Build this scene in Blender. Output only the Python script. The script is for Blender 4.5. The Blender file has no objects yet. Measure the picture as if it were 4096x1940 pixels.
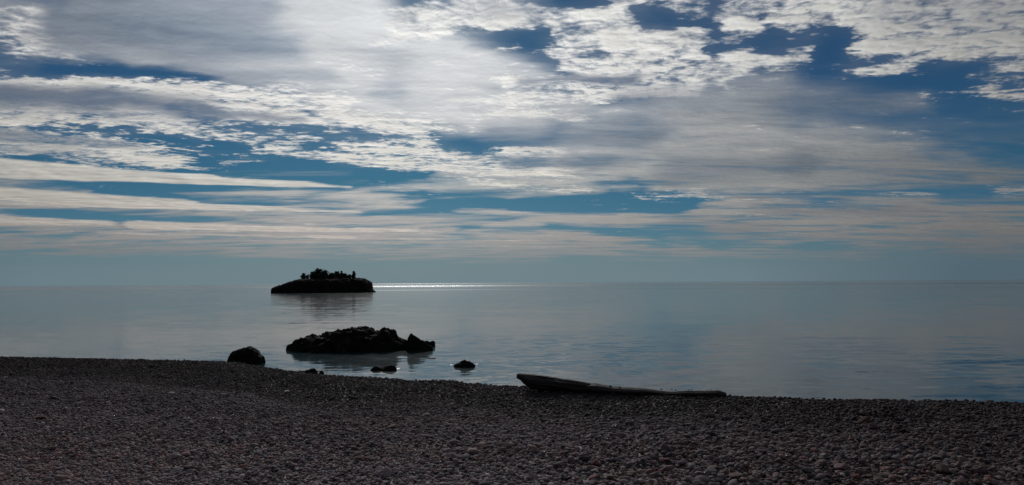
import bpy, bmesh, math, random
import numpy as np
from mathutils import Vector, Matrix, noise as mnoise, Euler

random.seed(7)
rng = np.random.default_rng(11)
scene = bpy.context.scene
COL = scene.collection

# ------------------------------------------------------------------ camera
EYE = 4.4                       # metres above the lake
PITCH, ROLL = math.radians(2.97), math.radians(-0.35)
F = 3094.0                      # focal length in pixels of the 4096 px photograph
cam_data = bpy.data.cameras.new("camera")
cam_data.sensor_width = 36.0
cam_data.lens = 36.0 * F / 4096.0
cam_data.clip_start = 0.05
cam_data.clip_end = 200000.0
cam = bpy.data.objects.new("camera", cam_data)
COL.objects.link(cam)
CAM_R = Matrix.Rotation(math.pi / 2 + PITCH, 3, 'X') @ Matrix.Rotation(ROLL, 3, 'Z')
cam.matrix_world = Matrix.Translation((0, 0, EYE)) @ CAM_R.to_4x4()
scene.camera = cam


def ray(px, py):
    return (CAM_R @ Vector(((px - 2048) / F, -(py - 970) / F, -1.0))).normalized()


def at(px, py, depth):
    d = ray(px, py)
    return Vector((0, 0, EYE)) + d * (depth / d.y)


# ------------------------------------------------------------------ light
EXPOSURE = 0.0
SKY = 0.05                      # strength of the world background
SUN_AZ = math.radians(-7.5)     # from +Y towards +X
SUN_EL = math.radians(23.0)
sun_dir = Vector((math.sin(SUN_AZ) * math.cos(SUN_EL), math.cos(SUN_AZ) * math.cos(SUN_EL), math.sin(SUN_EL)))
sun_data = bpy.data.lights.new("sun", 'SUN')
sun_data.energy = 1.5
sun_data.angle = math.radians(10.0)
sun_data.color = (1.0, 0.96, 0.92)
sun = bpy.data.objects.new("sun", sun_data)
COL.objects.link(sun)
sun.rotation_euler = sun_dir.to_track_quat('Z', 'Y').to_euler()
sun.location = (0, 0, 60)

scene.view_settings.view_transform = 'Standard'
scene.view_settings.look = 'None'
scene.view_settings.exposure = EXPOSURE
scene.view_settings.gamma = 1.0
scene.view_settings.use_curve_mapping = False


# ------------------------------------------------------------------ node helper
class N:
    def __init__(self, tree):
        self.t = tree

    def new(self, typ, **kw):
        n = self.t.nodes.new(typ)
        for k, v in kw.items():
            setattr(n, k, v)
        return n

    def put(self, sock, v):
        if v is None:
            return
        if isinstance(v, bpy.types.NodeSocket):
            self.t.links.new(v, sock)
        else:
            if isinstance(v, (tuple, list)) and len(v) == 3 and sock.type == 'RGBA':
                v = (*v, 1.0)
            sock.default_value = v

    def math(self, op, a, b=None, c=None, clamp=False):
        n = self.new('ShaderNodeMath', operation=op, use_clamp=clamp)
        for s, v in zip(n.inputs, (a, b, c)):
            self.put(s, v)
        return n.outputs[0]

    def vmath(self, op, a, b=None, c=None, scale=None):
        n = self.new('ShaderNodeVectorMath', operation=op)
        for s, v in zip(n.inputs, (a, b, c)):
            self.put(s, v)
        if scale is not None:
            self.put(n.inputs['Scale'], scale)
        return n.outputs['Value'] if op in ('LENGTH', 'DOT_PRODUCT', 'DISTANCE') else n.outputs[0]

    def comb(self, x, y, z=0.0):
        n = self.new('ShaderNodeCombineXYZ')
        for s, v in zip(n.inputs, (x, y, z)):
            self.put(s, v)
        return n.outputs[0]

    def sep(self, v):
        n = self.new('ShaderNodeSeparateXYZ')
        self.put(n.inputs[0], v)
        return n.outputs

    def noise(self, vec, scale, detail=4.0, rough=0.5, dist=0.0, lac=2.0, dim='3D', out=0):
        n = self.new('ShaderNodeTexNoise', noise_dimensions=dim)
        self.put(n.inputs['Vector'], vec)
        self.put(n.inputs['Scale'], scale)
        self.put(n.inputs['Detail'], detail)
        self.put(n.inputs['Roughness'], rough)
        self.put(n.inputs['Lacunarity'], lac)
        self.put(n.inputs['Distortion'], dist)
        return n.outputs[out]

    def rng(self, v, a, b, lo=0.0, hi=1.0, smooth=True):
        n = self.new('ShaderNodeMapRange', interpolation_type='SMOOTHSTEP' if smooth else 'LINEAR', clamp=not smooth)
        for s, x in zip(n.inputs[:5], (v, a, b, lo, hi)):
            self.put(s, x)
        return n.outputs[0]

    def mix(self, f, a, b, blend='MIX'):
        n = self.new('ShaderNodeMix', data_type='RGBA', blend_type=blend)
        self.put(n.inputs[0], f)
        self.put(n.inputs[6], a)
        self.put(n.inputs[7], b)
        return n.outputs[2]

    def ramp(self, f, stops, interp='EASE'):
        n = self.new('ShaderNodeValToRGB')
        n.color_ramp.interpolation = interp
        el = n.color_ramp.elements
        while len(el) < len(stops):
            el.new(0.5)
        for e, (p, c) in zip(el, stops):
            e.position = p
            e.color = (*c, 1.0)
        self.put(n.inputs[0], f)
        return n.outputs[0]


def lin(r, g, b):
    return tuple(((c / 255 + 0.055) / 1.055) ** 2.4 if c > 10 else c / 255 / 12.92 for c in (r, g, b))


# ------------------------------------------------------------------ sky: clear sky plus cloud sheets
world = bpy.data.worlds.new("World")
scene.world = world
world.use_nodes = True
world.cycles.sampling_method = 'MANUAL'
world.cycles.sample_map_resolution = 512
wt = world.node_tree
wt.nodes.clear()
w = N(wt)
GAIN = 1.0 / (SKY * 2 ** EXPOSURE)      # radiance that shows as 1.0


def srgb(r, g, b):
    return tuple(c * GAIN for c in lin(r, g, b))


tex = w.new('ShaderNodeTexCoord')
D = w.vmath('NORMALIZE', tex.outputs['Generated'])
dx, dy, dz = w.sep(D)
az = w.math('ARCTAN2', dx, dy)
el = w.math('ARCSINE', dz)
up = w.math('MAXIMUM', dz, 0.0)
inv = w.math('DIVIDE', 1.0, w.math('ADD', up, 0.055))
Q = w.comb(w.math('MULTIPLY', dx, inv), w.math('MULTIPLY', dy, inv), 0.0)   # on the flat cloud deck
sunang = w.math('ARCCOSINE', w.vmath('DOT_PRODUCT', D, tuple(sun_dir)))

# the deck is drawn out along the wind
mp = w.new('ShaderNodeMapping')
mp.inputs['Rotation'].default_value = (0, 0, math.radians(-24))
mp.inputs['Scale'].default_value = (0.62, 1.25, 1)
w.put(mp.inputs['Vector'], Q)
QS = mp.outputs[0]
mp2 = w.new('ShaderNodeMapping')
mp2.inputs['Rotation'].default_value = (0, 0, math.radians(-30))
mp2.inputs['Scale'].default_value = (0.42, 1.25, 1)
mp2.inputs['Location'].default_value = (3.7, 1.3, 5.0)
w.put(mp2.inputs['Vector'], Q)
QV = mp2.outputs[0]

warpA = w.vmath('SUBTRACT', w.noise(QS, 1.3, 6.0, 0.62, out=1), (0.5, 0.5, 0.5))
warpB = w.vmath('SUBTRACT', w.noise(Q, 6.0, 3.0, 0.6, out=1), (0.5, 0.5, 0.5))
AE = w.comb(az, el, 0.0)
hi = w.rng(el, 0.03, 0.3, 0.25, 1.0)                              # the deck is foreshortened low down
WA = w.vmath('MULTIPLY', warpA, w.comb(0.16, w.math('MULTIPLY', hi, 0.075), 0.0))
WB = w.vmath('MULTIPLY', warpB, w.comb(0.05, w.math('MULTIPLY', hi, 0.035), 0.0))
PW = w.vmath('ADD', w.vmath('ADD', AE, WA), WB)                   # torn edges
PV = w.vmath('MULTIPLY_ADD', WA, (0.75, 0.85, 0.0), AE)             # soft sheets
PT = w.vmath('MULTIPLY_ADD', WA, (0.15, 0.10, 0.0), AE)           # trails


def spine(x0, y0, x1, y1):
    """ends of a stroke of cloud, given in units of 2048/2173 photograph pixels, as azimuth and elevation"""
    k = 2048 / 2173
    a, b = ray(x0 * k, y0 * k), ray(x1 * k, y1 * k)
    return Vector((math.atan2(a.x, a.y), math.asin(a.z))), Vector((math.atan2(b.x, b.y), math.asin(b.z)))


# The cloud cover is charted as soft strokes over azimuth and elevation; every chart is then written
# as a short sum of products f(azimuth) * g(elevation), each factor held by one channel of a curve node.
AZ0, AZ1, EL1 = -0.70, 0.70, 0.46
NA, NE = 200, 200
GA, GE = np.meshgrid(np.linspace(AZ0, AZ1, NA), np.linspace(0, math.sqrt(EL1), NE) ** 2, indexing='ij')


def chart(items, outer, inner):
    f = np.zeros_like(GA)
    for x0, y0, x1, y1, hw, amp, *end in items:
        A, B = spine(x0, y0, x1, y1)
        d = B - A
        t = np.clip(((GA - A.x) * d.x + (GE - A.y) * d.y) / d.length_squared, 0, 1)
        h = (hw + ((end[0] if end else hw) - hw) * t) * (2048 / 2173) / F        # half width, may taper
        r_ = np.hypot(GA - A.x - t * d.x, GE - A.y - t * d.y)
        u_ = np.clip((outer * h - r_) / ((outer - inner) * h), 0, 1)
        f += amp * u_ * u_ * (3 - 2 * u_)
    return f


def curve3(vec, cols):
    n = w.new('ShaderNodeVectorCurve')
    mp_ = n.mapping
    mp_.use_clip = False
    mp_.extend = 'HORIZONTAL'
    for c_, ys in zip(mp_.curves, cols):
        xs = np.linspace(0, 1, len(ys))
        c_.points[0].location = (0.0, float(ys[0]))
        c_.points[1].location = (1.0, float(ys[-1]))
        for x_, y_ in zip(xs[1:-1], ys[1:-1]):
            c_.points.new(float(x_), float(y_))
        for p_ in c_.points:
            p_.handle_type = 'VECTOR'
    mp_.update()
    w.put(n.inputs['Vector'], vec)
    return n.outputs[0]


def lookup(f, P, rank):
    U, S_, Vt = np.linalg.svd(f)
    px_, py_, _ = w.sep(P)
    a_ = w.math('MULTIPLY_ADD', px_, 1 / (AZ1 - AZ0), -AZ0 / (AZ1 - AZ0))
    e_ = w.math('SQRT', w.math('MULTIPLY', w.math('MAXIMUM', py_, 0.0), 1 / EL1))
    a3, e3 = w.comb(a_, a_, a_), w.comb(e_, e_, e_)
    acc = 0.0
    for r_ in range(0, rank, 3):
        q = np.sqrt(S_[r_:r_ + 3])
        fa = curve3(a3, (U[:, r_:r_ + 3] * q).T)
        fe = curve3(e3, Vt[r_:r_ + 3] * q[:, None])
        acc = w.math('ADD', acc, w.vmath('DOT_PRODUCT', fa, fe))
    return acc


inview = w.math('MULTIPLY', w.rng(w.math('ABSOLUTE', az), 0.575, 0.69, 1.0, 0.0), w.rng(el, 0.345, 0.43, 1.0, 0.0))
outside = w.math('SUBTRACT', 1.0, inview)
farbase = w.rng(w.noise(QS, 0.8, 2.0), 0.4, 0.62, 0.2, 0.75)
PUFF = [
    (2960, 130, 3060, 330, 50, -0.35), (3130, 75, 3420, 115, 18, -0.4), (3150, 200, 3480, 190, 50, -0.4), (3700, 215, 4200, 300, 40, -0.25), (2640, 55, 2960, 85, 16, -0.3),
    # top left tuft, then the long roll with its dark belly
    (-80, 110, 130, 140, 75, 0.8), (0, 220, 300, 214, 20, 0.75), (40, 250, 130, 250, 11, 0.6), (230, 180, 440, 175, 18, 0.4),
    (-120, 330, 400, 360, 45, 0.95), (350, 352, 900, 375, 46, 0.95), (850, 388, 1450, 440, 50, 0.95), (1400, 450, 1900, 560, 50, 0.85),
    (-120, 430, 700, 460, 80, 1.0), (700, 430, 1250, 490, 50, 0.9), (-80, 522, 900, 530, 26, 0.85), (900, 520, 1700, 535, 30, 0.8),
    (700, 572, 1100, 580, 11, 0.6), (900, 580, 1850, 605, 18, 0.75), (1050, 630, 1700, 690, 22, 0.8),
    (1450, 640, 2400, 690, 48, 0.8), (1700, 705, 2500, 735, 26, 0.6), (2000, 775, 2430, 792, 14, 0.75), (2150, 640, 2560, 645, 15, 0.7),
    (1500, 704, 1720, 712, 6, 0.4), (1640, 750, 1730, 752, 4, 0.5),
    # streaks on the left
    (-80, 575, 620, 640, 38, 0.85), (-80, 655, 720, 668, 16, 0.8), (-60, 620, 300, 640, 20, 0.5), (200, 690, 950, 702, 8, 0.7), (400, 672, 740, 688, 7, 0.5),
    (700, 613, 830, 628, 12, 0.75), (790, 635, 1050, 660, 9, 0.75), (820, 674, 1030, 688, 7, 0.65), (950, 676, 1230, 684, 5, 0.5),
    (180, 700, 400, 690, 10, 0.4),
    # under the sun
    (1700, 50, 2173, 60, 62, 0.85), (1780, 20, 2320, 15, 40, 0.8), (1610, 132, 1860, 128, 36, 0.8), (1840, 140, 1980, 130, 18, 0.5), (1500, 6, 1590, 10, 7, 0.5),
    (2150, 85, 2660, 115, 62, 0.85), (2500, 60, 2660, 45, 50, 0.7), (2700, 30, 2930, 22, 30, 0.7), (2600, 175, 2900, 130, 48, 0.75),
    (2800, 120, 3110, 80, 40, 0.8), (2370, 245, 3330, 215, 55, 0.9), (3000, 235, 3370, 205, 34, 0.7), (2180, 330, 3100, 325, 55, 0.9),
    (2500, 395, 2980, 375, 38, 0.85), (1900, 420, 2600, 440, 60, 0.55), (2173, 475, 2490, 505, 22, 0.6), (1750, 500, 2150, 535, 26, 0.6),
    (2030, 150, 2120, 152, 10, 0.35), (2150, 190, 2300, 230, 14, 0.35),
    # top right fleece
    (3030, 35, 3420, 55, 52, 0.85), (3300, 60, 4400, 30, 85, 0.95), (3650, 150, 4400, 150, 70, 0.95), (4020, 232, 4400, 240, 36, 0.85),
    (4200, 332, 4420, 340, 22, 0.85), (4270, 400, 4420, 412, 22, 0.85), (4230, 290, 4400, 300, 16, 0.5),
    (3600, 185, 3700, 130, 24, 0.65), (3400, 130, 3510, 105, 9, 0.6), (3620, 290, 3840, 262, 32, 0.75), (3470, 252, 3570, 250, 13, 0.55), (3420, 268, 3640, 264, 6, 0.4),
    (3490, 200, 3600, 185, 12, 0.35), (3960, 285, 4030, 278, 5, 0.45),
    # wisps
    (3110, 370, 3330, 348, 8, 0.5), (3240, 290, 3380, 285, 8, 0.45), (3480, 400, 3600, 412, 7, 0.42), (3740, 474, 3860, 470, 6, 0.6), (3825, 551, 3900, 546, 5, 0.6), (4290, 468, 4400, 472, 5, 0.5),
    (4250, 616, 4330, 618, 3, 0.45),
    (2690, 828, 3090, 848, 12, 0.85), (2800, 805, 3000, 815, 14, 0.6), (3150, 855, 3600, 868, 9, 0.5), (3120, 904, 3360, 918, 6, 0.7), (3240, 891, 3310, 893, 4, 0.6),
    (3700, 820, 3950, 835, 14, 0.5), (4210, 812, 4420, 818, 15, 0.7), (4100, 774, 4180, 776, 4, 0.5), (3300, 830, 3420, 824, 6, 0.5), (2620, 804, 2700, 803, 5, 0.5),
    (1650, 975, 2000, 990, 6, 0.5),
    # clear gaps
    (1990, 125, 2330, 165, 30, -0.7), (2010, 130, 2120, 150, 9, 0.5), (2200, 110, 2290, 118, 7, 0.5), (2080, 190, 2200, 205, 10, 0.4), (2230, 265, 2430, 285, 16, -0.6), (2930, 201, 3070, 203, 7, -0.7), (2870, 253, 3050, 257, 8, -0.55), (2570, 182, 2650, 186, 8, -0.5),
    (2320, 3, 2560, 25, 20, -0.8), (2680, 68, 2960, 80, 14, -0.55), (3150, 70, 3440, 110, 12, -0.3), (3200, 170, 3500, 160, 45, -0.5),
    (100, 262, 650, 305, 26, -0.7), (120, 553, 600, 570, 10, -0.65), (560, 575, 720, 600, 14, -0.6), (800, 540, 930, 545, 7, -0.6), (950, 548, 1450, 575, 7, -0.45),
    (860, 600, 1050, 615, 10, -0.6), (1050, 655, 1400, 690, 9, -0.45), (1500, 570, 1690, 582, 6, -0.55), (1300, 620, 1600, 640, 7, -0.4),
    (0, 676, 380, 684, 7, -0.5), (1850, 545, 2173, 580, 26, -0.6), (3700, 110, 3760, 140, 8, -0.3),
]

VEIL = [
    # great sheet at the upper left, brightening to the right
    (330, -20, 1600, 10, 90, 0.9), (300, 100, 1500, 150, 60, 0.85, 120), (560, 210, 1500, 230, 40, 0.8, 90), (760, 295, 1500, 325, 14, 0.7, 50), (1000, 340, 1500, 370, 10, 0.4, 30),
    (1350, 230, 2000, 330, 110, 1.0), (1900, 260, 2330, 330, 100, 0.9, 30), (1550, 130, 1980, 190, 60, 0.8, 30),
    (150, 150, 520, 185, 45, 0.7, 12), (-80, 20, 200, 130, 80, 0.5, 50),
    (1800, 400, 2500, 440, 75, 0.9, 30), (2000, 480, 2450, 500, 30, 0.5, 10),
    (1500, 430, 2250, 500, 30, 0.8, 50), (1250, 390, 1700, 470, 14, 0.6, 40), (1900, 545, 2300, 570, 20, 0.4),
    # grey sheet right of centre
    (2120, 530, 2560, 600, 50, 0.45, 90), (2450, 560, 3150, 640, 60, 0.8, 130), (2900, 600, 3900, 690, 150, 0.95, 50), (2560, 470, 3300, 430, 20, 0.5, 80), (3000, 400, 3950, 420, 80, 0.55, 25),
    (3500, 560, 4100, 640, 70, 0.45, 20), (3400, 690, 4350, 740, 75, 0.7, 25), (2350, 700, 3100, 740, 40, 0.9, 55), (2800, 770, 3900, 790, 45, 0.6, 20), (1850, 735, 2650, 755, 22, 0.9, 30),
    (2900, 720, 3500, 740, 50, 0.5),
    (3750, 580, 4500, 660, 100, 0.24), (4000, 740, 4450, 780, 50, 0.25),
    # bands low down
    (-80, 780, 400, 815, 30, 0.8, 6), (720, 832, 1250, 838, 6, 0.8, 30), (1200, 838, 1700, 825, 30, 0.8, 14), (880, 735, 1500, 745, 5, 0.45, 14), (1450, 810, 2500, 775, 14, 0.85, 30),
    (1150, 870, 1780, 858, 18, 0.85, 18), (900, 920, 1850, 935, 16, 0.9, 40), (-80, 862, 900, 890, 22, 0.8, 14), (300, 905, 1200, 925, 6, 0.5, 20),
    (-80, 985, 1300, 1010, 40, 0.9), (1200, 1010, 2600, 1030, 36, 1.0, 50), (300, 1060, 2300, 1090, 14, 0.9, 26), (-80, 1050, 1000, 1062, 26, 0.7, 10), (500, 980, 1900, 985, 16, 0.8, 26),
    (1820, 846, 2180, 836, 3, 0.5, 14), (1600, 935, 2300, 925, 22, 0.8, 20),
    (1880, 893, 2350, 905, 5, 0.7, 18), (2150, 915, 2700, 938, 14, 0.9, 24), (2400, 885, 2590, 848, 20, 0.6, 6), (2173, 842, 2400, 818, 18, 0.5, 4), (2050, 1005, 2950, 1065, 45, 0.95, 40),
    (2640, 935, 3250, 930, 14, 0.9, 50), (2480, 1005, 2800, 1000, 14, 0.6), (3050, 930, 4420, 990, 60, 0.9, 85), (2880, 1060, 3700, 1090, 26, 0.85, 16), (3150, 870, 3950, 890, 30, 0.8, 30), (3800, 920, 4420, 945, 40, 0.7, 60),
    (3650, 1040, 4420, 1055, 18, 0.7, 26), (2950, 868, 3400, 885, 6, 0.6, 22), (3300, 980, 4200, 1000, 50, 0.4),
    (0, 1138, 400, 1137, 5, 0.35), (630, 1136, 740, 1137, 4, 0.3),
    # gaps
    (1560, 908, 1900, 898, 6, -1.0, 15), (1750, 866, 2250, 860, 6, -1.0, 14), (2180, 876, 2900, 866, 14, -1.3, 34), (2800, 858, 3120, 864, 18, -0.8, 5), (2540, 985, 2840, 1000, 12, -0.9, 10), (2780, 1034, 3080, 1042, 10, -1.0, 16),
    (2300, 958, 2640, 975, 8, -0.7, 12), (1680, 992, 2000, 1002, 4, -0.7, 8), (60, 912, 650, 938, 10, -0.8, 8), (1900, 960, 2300, 982, 6, -0.7, 12), (3350, 1045, 3900, 1056, 8, -0.7, 12), (3650, 1012, 4050, 1030, 6, -0.6, 10),
    (430, 800, 720, 845, 24, -0.7, 10), (1560, 815, 1760, 822, 10, -0.7), (200, 260, 900, 330, 16, -0.5),
]

TRAIL = [
    (-260, 690, 1500, 789, 34, 1.2, 3), (-100, 722, 900, 750, 24, 0.9, 10), (0, 746, 300, 750, 7, 0.5),
    (-260, 800, 800, 862, 22, 1.0, 15), (300, 852, 1530, 896, 16, 1.0, 4), (-100, 850, 1100, 885, 22, 0.5, 10),
    (-260, 922, 500, 950, 24, 0.9, 8), (560, 955, 1750, 980, 17, 1.0, 4), (400, 985, 1500, 1008, 7, 0.6), (1000, 1020, 1700, 1032, 6, 0.5), (250, 1042, 420, 1043, 3, 0.4),
    (0, 1140, 320, 1138, 3, 0.35), (1500, 970, 2000, 988, 8, 0.6, 3), (1300, 1000, 2300, 1022, 6, 0.5), (1700, 1040, 2400, 1050, 7, 0.4),
]

SHADE = [
    (-150, 405, 480, 455, 62, 1.0, 45), (400, 440, 900, 475, 44, 1.0, 30), (800, 490, 1280, 512, 24, 0.9, 10), (-60, 585, 560, 618, 22, 0.8, 8), (0, 642, 320, 644, 10, 0.5),
    (2230, 340, 2720, 310, 12, 0.9, 26), (2500, 352, 2700, 345, 12, 0.4), (2150, 680, 2580, 692, 20, 0.9), (2400, 700, 2700, 700, 18, 0.5),
    (2850, 735, 3400, 710, 75, 0.8, 40), (2090, 45, 2260, 40, 22, 0.5), (1980, 10, 2140, 12, 14, 0.5), (250, 105, 1250, 190, 80, 1.0, 60), (250, 0, 1100, 30, 70, 0.85), (700, 290, 1400, 322, 30, 0.6, 20), (1700, 420, 2173, 440, 16, 0.3),
    (2100, 550, 2750, 590, 50, 0.95, 60), (2700, 430, 3800, 420, 70, 0.7), (3300, 825, 3450, 835, 10, 0.8), (3100, 840, 3250, 848, 9, 0.7), (3500, 845, 3620, 842, 9, 0.75), (3200, 890, 3900, 890, 20, 0.45),
    (3700, 30, 4400, 60, 70, 0.25), (3400, 700, 4300, 740, 80, 0.5), (2850, 950, 3250, 985, 40, 0.4), (1420, 175, 1650, 165, 14, 0.3), (0, 1060, 900, 1070, 20, 0.3), (200, 900, 700, 920, 12, 0.3),
]

# detail
NS, NF = 4.2, 17.0
n1 = w.noise(QS, NS, 8.0, 0.60, 0.3)
n1b = w.noise(w.vmath('ADD', QS, (-0.02, 0.05, 0.0)), NS, 5.0, 0.60, 0.3)
n2 = w.noise(Q, NF, 5.0, 0.62, 0.35)
n2b = w.noise(w.vmath('ADD', Q, (-0.004, 0.018, 0)), NF, 4.0, 0.62, 0.35)
n3 = w.noise(QV, 2.4, 7.0, 0.62, 0.5)

fine = w.math('MULTIPLY', w.math('SUBTRACT', n2, 0.5), w.rng(el, 0.05, 0.18, 0.8, 1.8))
n1c = w.math('SUBTRACT', n1, 0.5)
n3c = w.math('SUBTRACT', n3, 0.5)
ptex = w.math('MULTIPLY', w.math('MULTIPLY_ADD', n1c, 2.3, fine), w.rng(w.noise(Q, 0.9, 2.0), 0.35, 0.65, 0.65, 1.25))
vtex = w.math('ADD', w.math('MULTIPLY_ADD', n3c, w.rng(el, 0.1, 0.2, 3.2, 0.9), 1.0), w.math('MULTIPLY', n1c, w.rng(el, 0.1, 0.2, 0.2, 0.7)))
vlow = w.rng(el, 0.1, 0.2, 0.25, 0.0)

# clear sky
sky = w.new('ShaderNodeTexSky', sky_type='NISHITA')
sky.sun_disc = False
sky.sun_elevation = SUN_EL
sky.sun_rotation = SUN_AZ
sky.air_density = 1.0
sky.dust_density = 0.2
sky.ozone_density = 3.0
tint = w.ramp(w.math('DIVIDE', w.math('MAXIMUM', el, 0.0), 0.5), [
    (0.0, (0.19, 0.32, 0.54)), (0.10, (0.18, 0.345, 0.52)), (0.26, (0.115, 0.315, 0.445)), (0.5, (0.125, 0.295, 0.43)), (1.0, (0.16, 0.32, 0.45))], 'LINEAR')
clear = w.mix(1.0, sky.outputs[0], tint, 'MULTIPLY')

# clouds lit from behind: bright towards the sun, warm and pinkish low down
glow = w.ramp(w.math('DIVIDE', sunang, 1.6), [
    (0.0, (0.86, 0.86, 0.85)), (0.12, (0.82, 0.82, 0.81)), (0.22, (0.72, 0.72, 0.71)), (0.33, (0.55, 0.55, 0.54)), (0.45, (0.37, 0.37, 0.365)), (0.7, (0.23, 0.23, 0.23)), (1.0, (0.17, 0.17, 0.17))], 'LINEAR')
warm = w.ramp(w.math('DIVIDE', w.math('MAXIMUM', el, 0.0), 0.4), [
    (0.0, (0.60, 0.56, 0.55)), (0.10, (0.78, 0.69, 0.64)), (0.30, (0.92, 0.88, 0.81)), (0.6, (1.0, 0.985, 0.96)), (1.0, (1.0, 1.0, 0.98))], 'LINEAR')
white = w.mix(1.0, glow, w.vmath('SCALE', warm, scale=GAIN), 'MULTIPLY')
greyblue = w.mix(1.0, glow, tuple(v * GAIN for v in (0.25, 0.29, 0.37)), 'MULTIPLY')
relief = w.math('ADD', w.math('MULTIPLY', w.math('SUBTRACT', n1, n1b), 1.0), w.math('MULTIPLY', w.math('SUBTRACT', n2, n2b), 0.9))
relief1 = w.math('ADD', relief, 1.04)
vlum = w.math('MULTIPLY', w.math('MULTIPLY_ADD', n3c, 0.35, 1.0), w.rng(sunang, 0.08, 0.44, 1.45, 0.98))
trailcol = w.vmath('SCALE', white, scale=w.math('MULTIPLY_ADD', w.math('SUBTRACT', n1, n1b), 1.2, 0.9))
# thick air along the horizon
hz = w.rng(el, -0.001, 0.065, 1.0, 0.0)
hzcol = w.mix(1.0, w.ramp(w.math('DIVIDE', w.math('ABSOLUTE', w.math('SUBTRACT', az, SUN_AZ)), 1.2),
                          [(0.0, lin(114, 133, 140)), (0.35, lin(106, 126, 135)), (0.55, lin(82, 102, 114)), (1.0, lin(74, 94, 108))], 'LINEAR'),
              (GAIN, GAIN, GAIN), 'MULTIPLY')


puff = lookup(np.tanh(chart(PUFF, 1.5, 0.2)), PW, 45)
thin = 0.07 + 0.26 * np.exp(-((GE - 0.075) / 0.045) ** 2)          # a thin film, densest low down
thin = thin + 0.14 * np.clip(chart(PUFF, 2.4, 0.0), -0.5, 1.2)           # and round every cloud
veil = lookup(1 - np.exp(-1.2 * np.maximum(chart(VEIL, 2.0, 0.0) + thin, 0)), PV, 30)
shade = lookup(np.minimum(chart(SHADE, 1.8, 0.1), 1), PV, 18)
trail = lookup(np.minimum(chart(TRAIL, 1.5, 0.4), 1.2), PT, 15)
puff = w.math('ADD', w.math('MULTIPLY', farbase, outside), w.math('MULTIPLY', puff, inview))
veil = w.math('ADD', w.math('MULTIPLY', 0.45, outside), w.math('MULTIPLY', veil, inview))
shade = w.math('MULTIPLY', shade, inview, clamp=True)
trail = w.math('MULTIPLY', trail, inview)

pd = w.math('ADD', puff, w.math('MULTIPLY', ptex, w.math('MULTIPLY_ADD', shade, -0.75, 1.0)))
pden = w.rng(pd, 0.24, 1.02, 0.0, 0.97)
thick = w.rng(pd, 0.6, 1.6)
vden = w.rng(w.math('MULTIPLY', veil, vtex), vlow, 0.98, 0.0, 0.88)
tden = w.rng(w.math('MULTIPLY_ADD', n1c, 0.8, trail), 0.22, 0.75, 0.0, 0.92)
lum = w.math('MAXIMUM', w.math('MULTIPLY_ADD', thick, -0.22, relief1), 0.45)
pcol = w.vmath('SCALE', white, scale=lum)
pcol = w.mix(w.math('MULTIPLY', shade, w.math('MULTIPLY_ADD', w.math('ADD', n1c, n3c), 0.9, 1.0), clamp=True), pcol, greyblue)
vcol = w.mix(1.0, white, w.mix(shade, (0.63, 0.645, 0.675), (0.33, 0.375, 0.45)), 'MULTIPLY')
vcol = w.vmath('SCALE', vcol, scale=w.math('MULTIPLY_ADD', relief, 0.5, vlum))
c = w.mix(vden, clear, vcol)
c = w.mix(tden, c, trailcol)
c = w.mix(pden, c, pcol)
c = w.mix(hz, c, hzcol)
bg = w.new('ShaderNodeBackground')
w.put(bg.inputs['Color'], c)
bg.inputs['Strength'].default_value = SKY
out = w.new('ShaderNodeOutputWorld')
wt.links.new(bg.outputs[0], out.inputs[0])


# ------------------------------------------------------------------ object helpers
def tag(o, label=None, cat=None, group=None, kind=None):
    for k, v in (('label', label), ('category', cat), ('group', group), ('kind', kind)):
        if v:
            o[k] = v
    return o


def link(name, me, mat=None, parent=None):
    if mat is not None:
        me.materials.append(mat)
    o = bpy.data.objects.new(name, me)
    COL.objects.link(o)
    if parent is not None:
        o.parent = parent
    return o


def mesh(name, verts, faces, smooth=True):
    me = bpy.data.meshes.new(name)
    me.from_pydata([tuple(v) for v in verts], [], faces)
    me.update()
    if smooth:
        me.polygons.foreach_set('use_smooth', [True] * len(me.polygons))
    return me


def empty(name, loc):
    o = bpy.data.objects.new(name, None)
    o.empty_display_size = 0.2
    COL.objects.link(o)
    o.location = loc
    return o


def material(name):
    m = bpy.data.materials.new(name)
    m.use_nodes = True
    m.node_tree.nodes.clear()
    n = N(m.node_tree)
    b = n.new('ShaderNodeBsdfPrincipled')
    o = n.new('ShaderNodeOutputMaterial')
    m.node_tree.links.new(b.outputs[0], o.inputs[0])
    return m, n, b


def bump(n, b, h, strength, dist):
    k = n.new('ShaderNodeBump')
    k.inputs['Strength'].default_value = strength
    k.inputs['Distance'].default_value = dist
    n.put(k.inputs['Height'], h)
    n.put(b.inputs['Normal'], k.outputs[0])


# ------------------------------------------------------------------ beach terrain
CREST_AZ = np.radians([-180, -130, -90, -60, -33.6, -28, -19.1, -13.6, -9, -4.6, 0.45, 7, 15.4, 24, 33.5, 60, 90, 130, 180])
CREST_R = np.array([400, 400, 60, 32, 23.5, 22.2, 20.3, 17.6, 16.6, 16.0, 15.0, 14.3, 13.8, 13.3, 13.0, 16, 30, 400, 400.])
CREST_H = [np.array([-4.0, 4.0]), np.array([0.0, 0.0])]          # correction of the crest's height along azimuth


def value_noise(x, y, seed=0):
    r = np.random.default_rng(seed).random((256, 256))
    xi, yi = np.floor(x).astype(int), np.floor(y).astype(int)
    fx, fy = x - xi, y - yi
    fx, fy = fx * fx * (3 - 2 * fx), fy * fy * (3 - 2 * fy)
    g = lambda a, b: r[a % 256, b % 256]
    return (g(xi, yi) * (1 - fx) + g(xi + 1, yi) * fx) * (1 - fy) + (g(xi, yi + 1) * (1 - fx) + g(xi + 1, yi + 1) * fx) * fy


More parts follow.
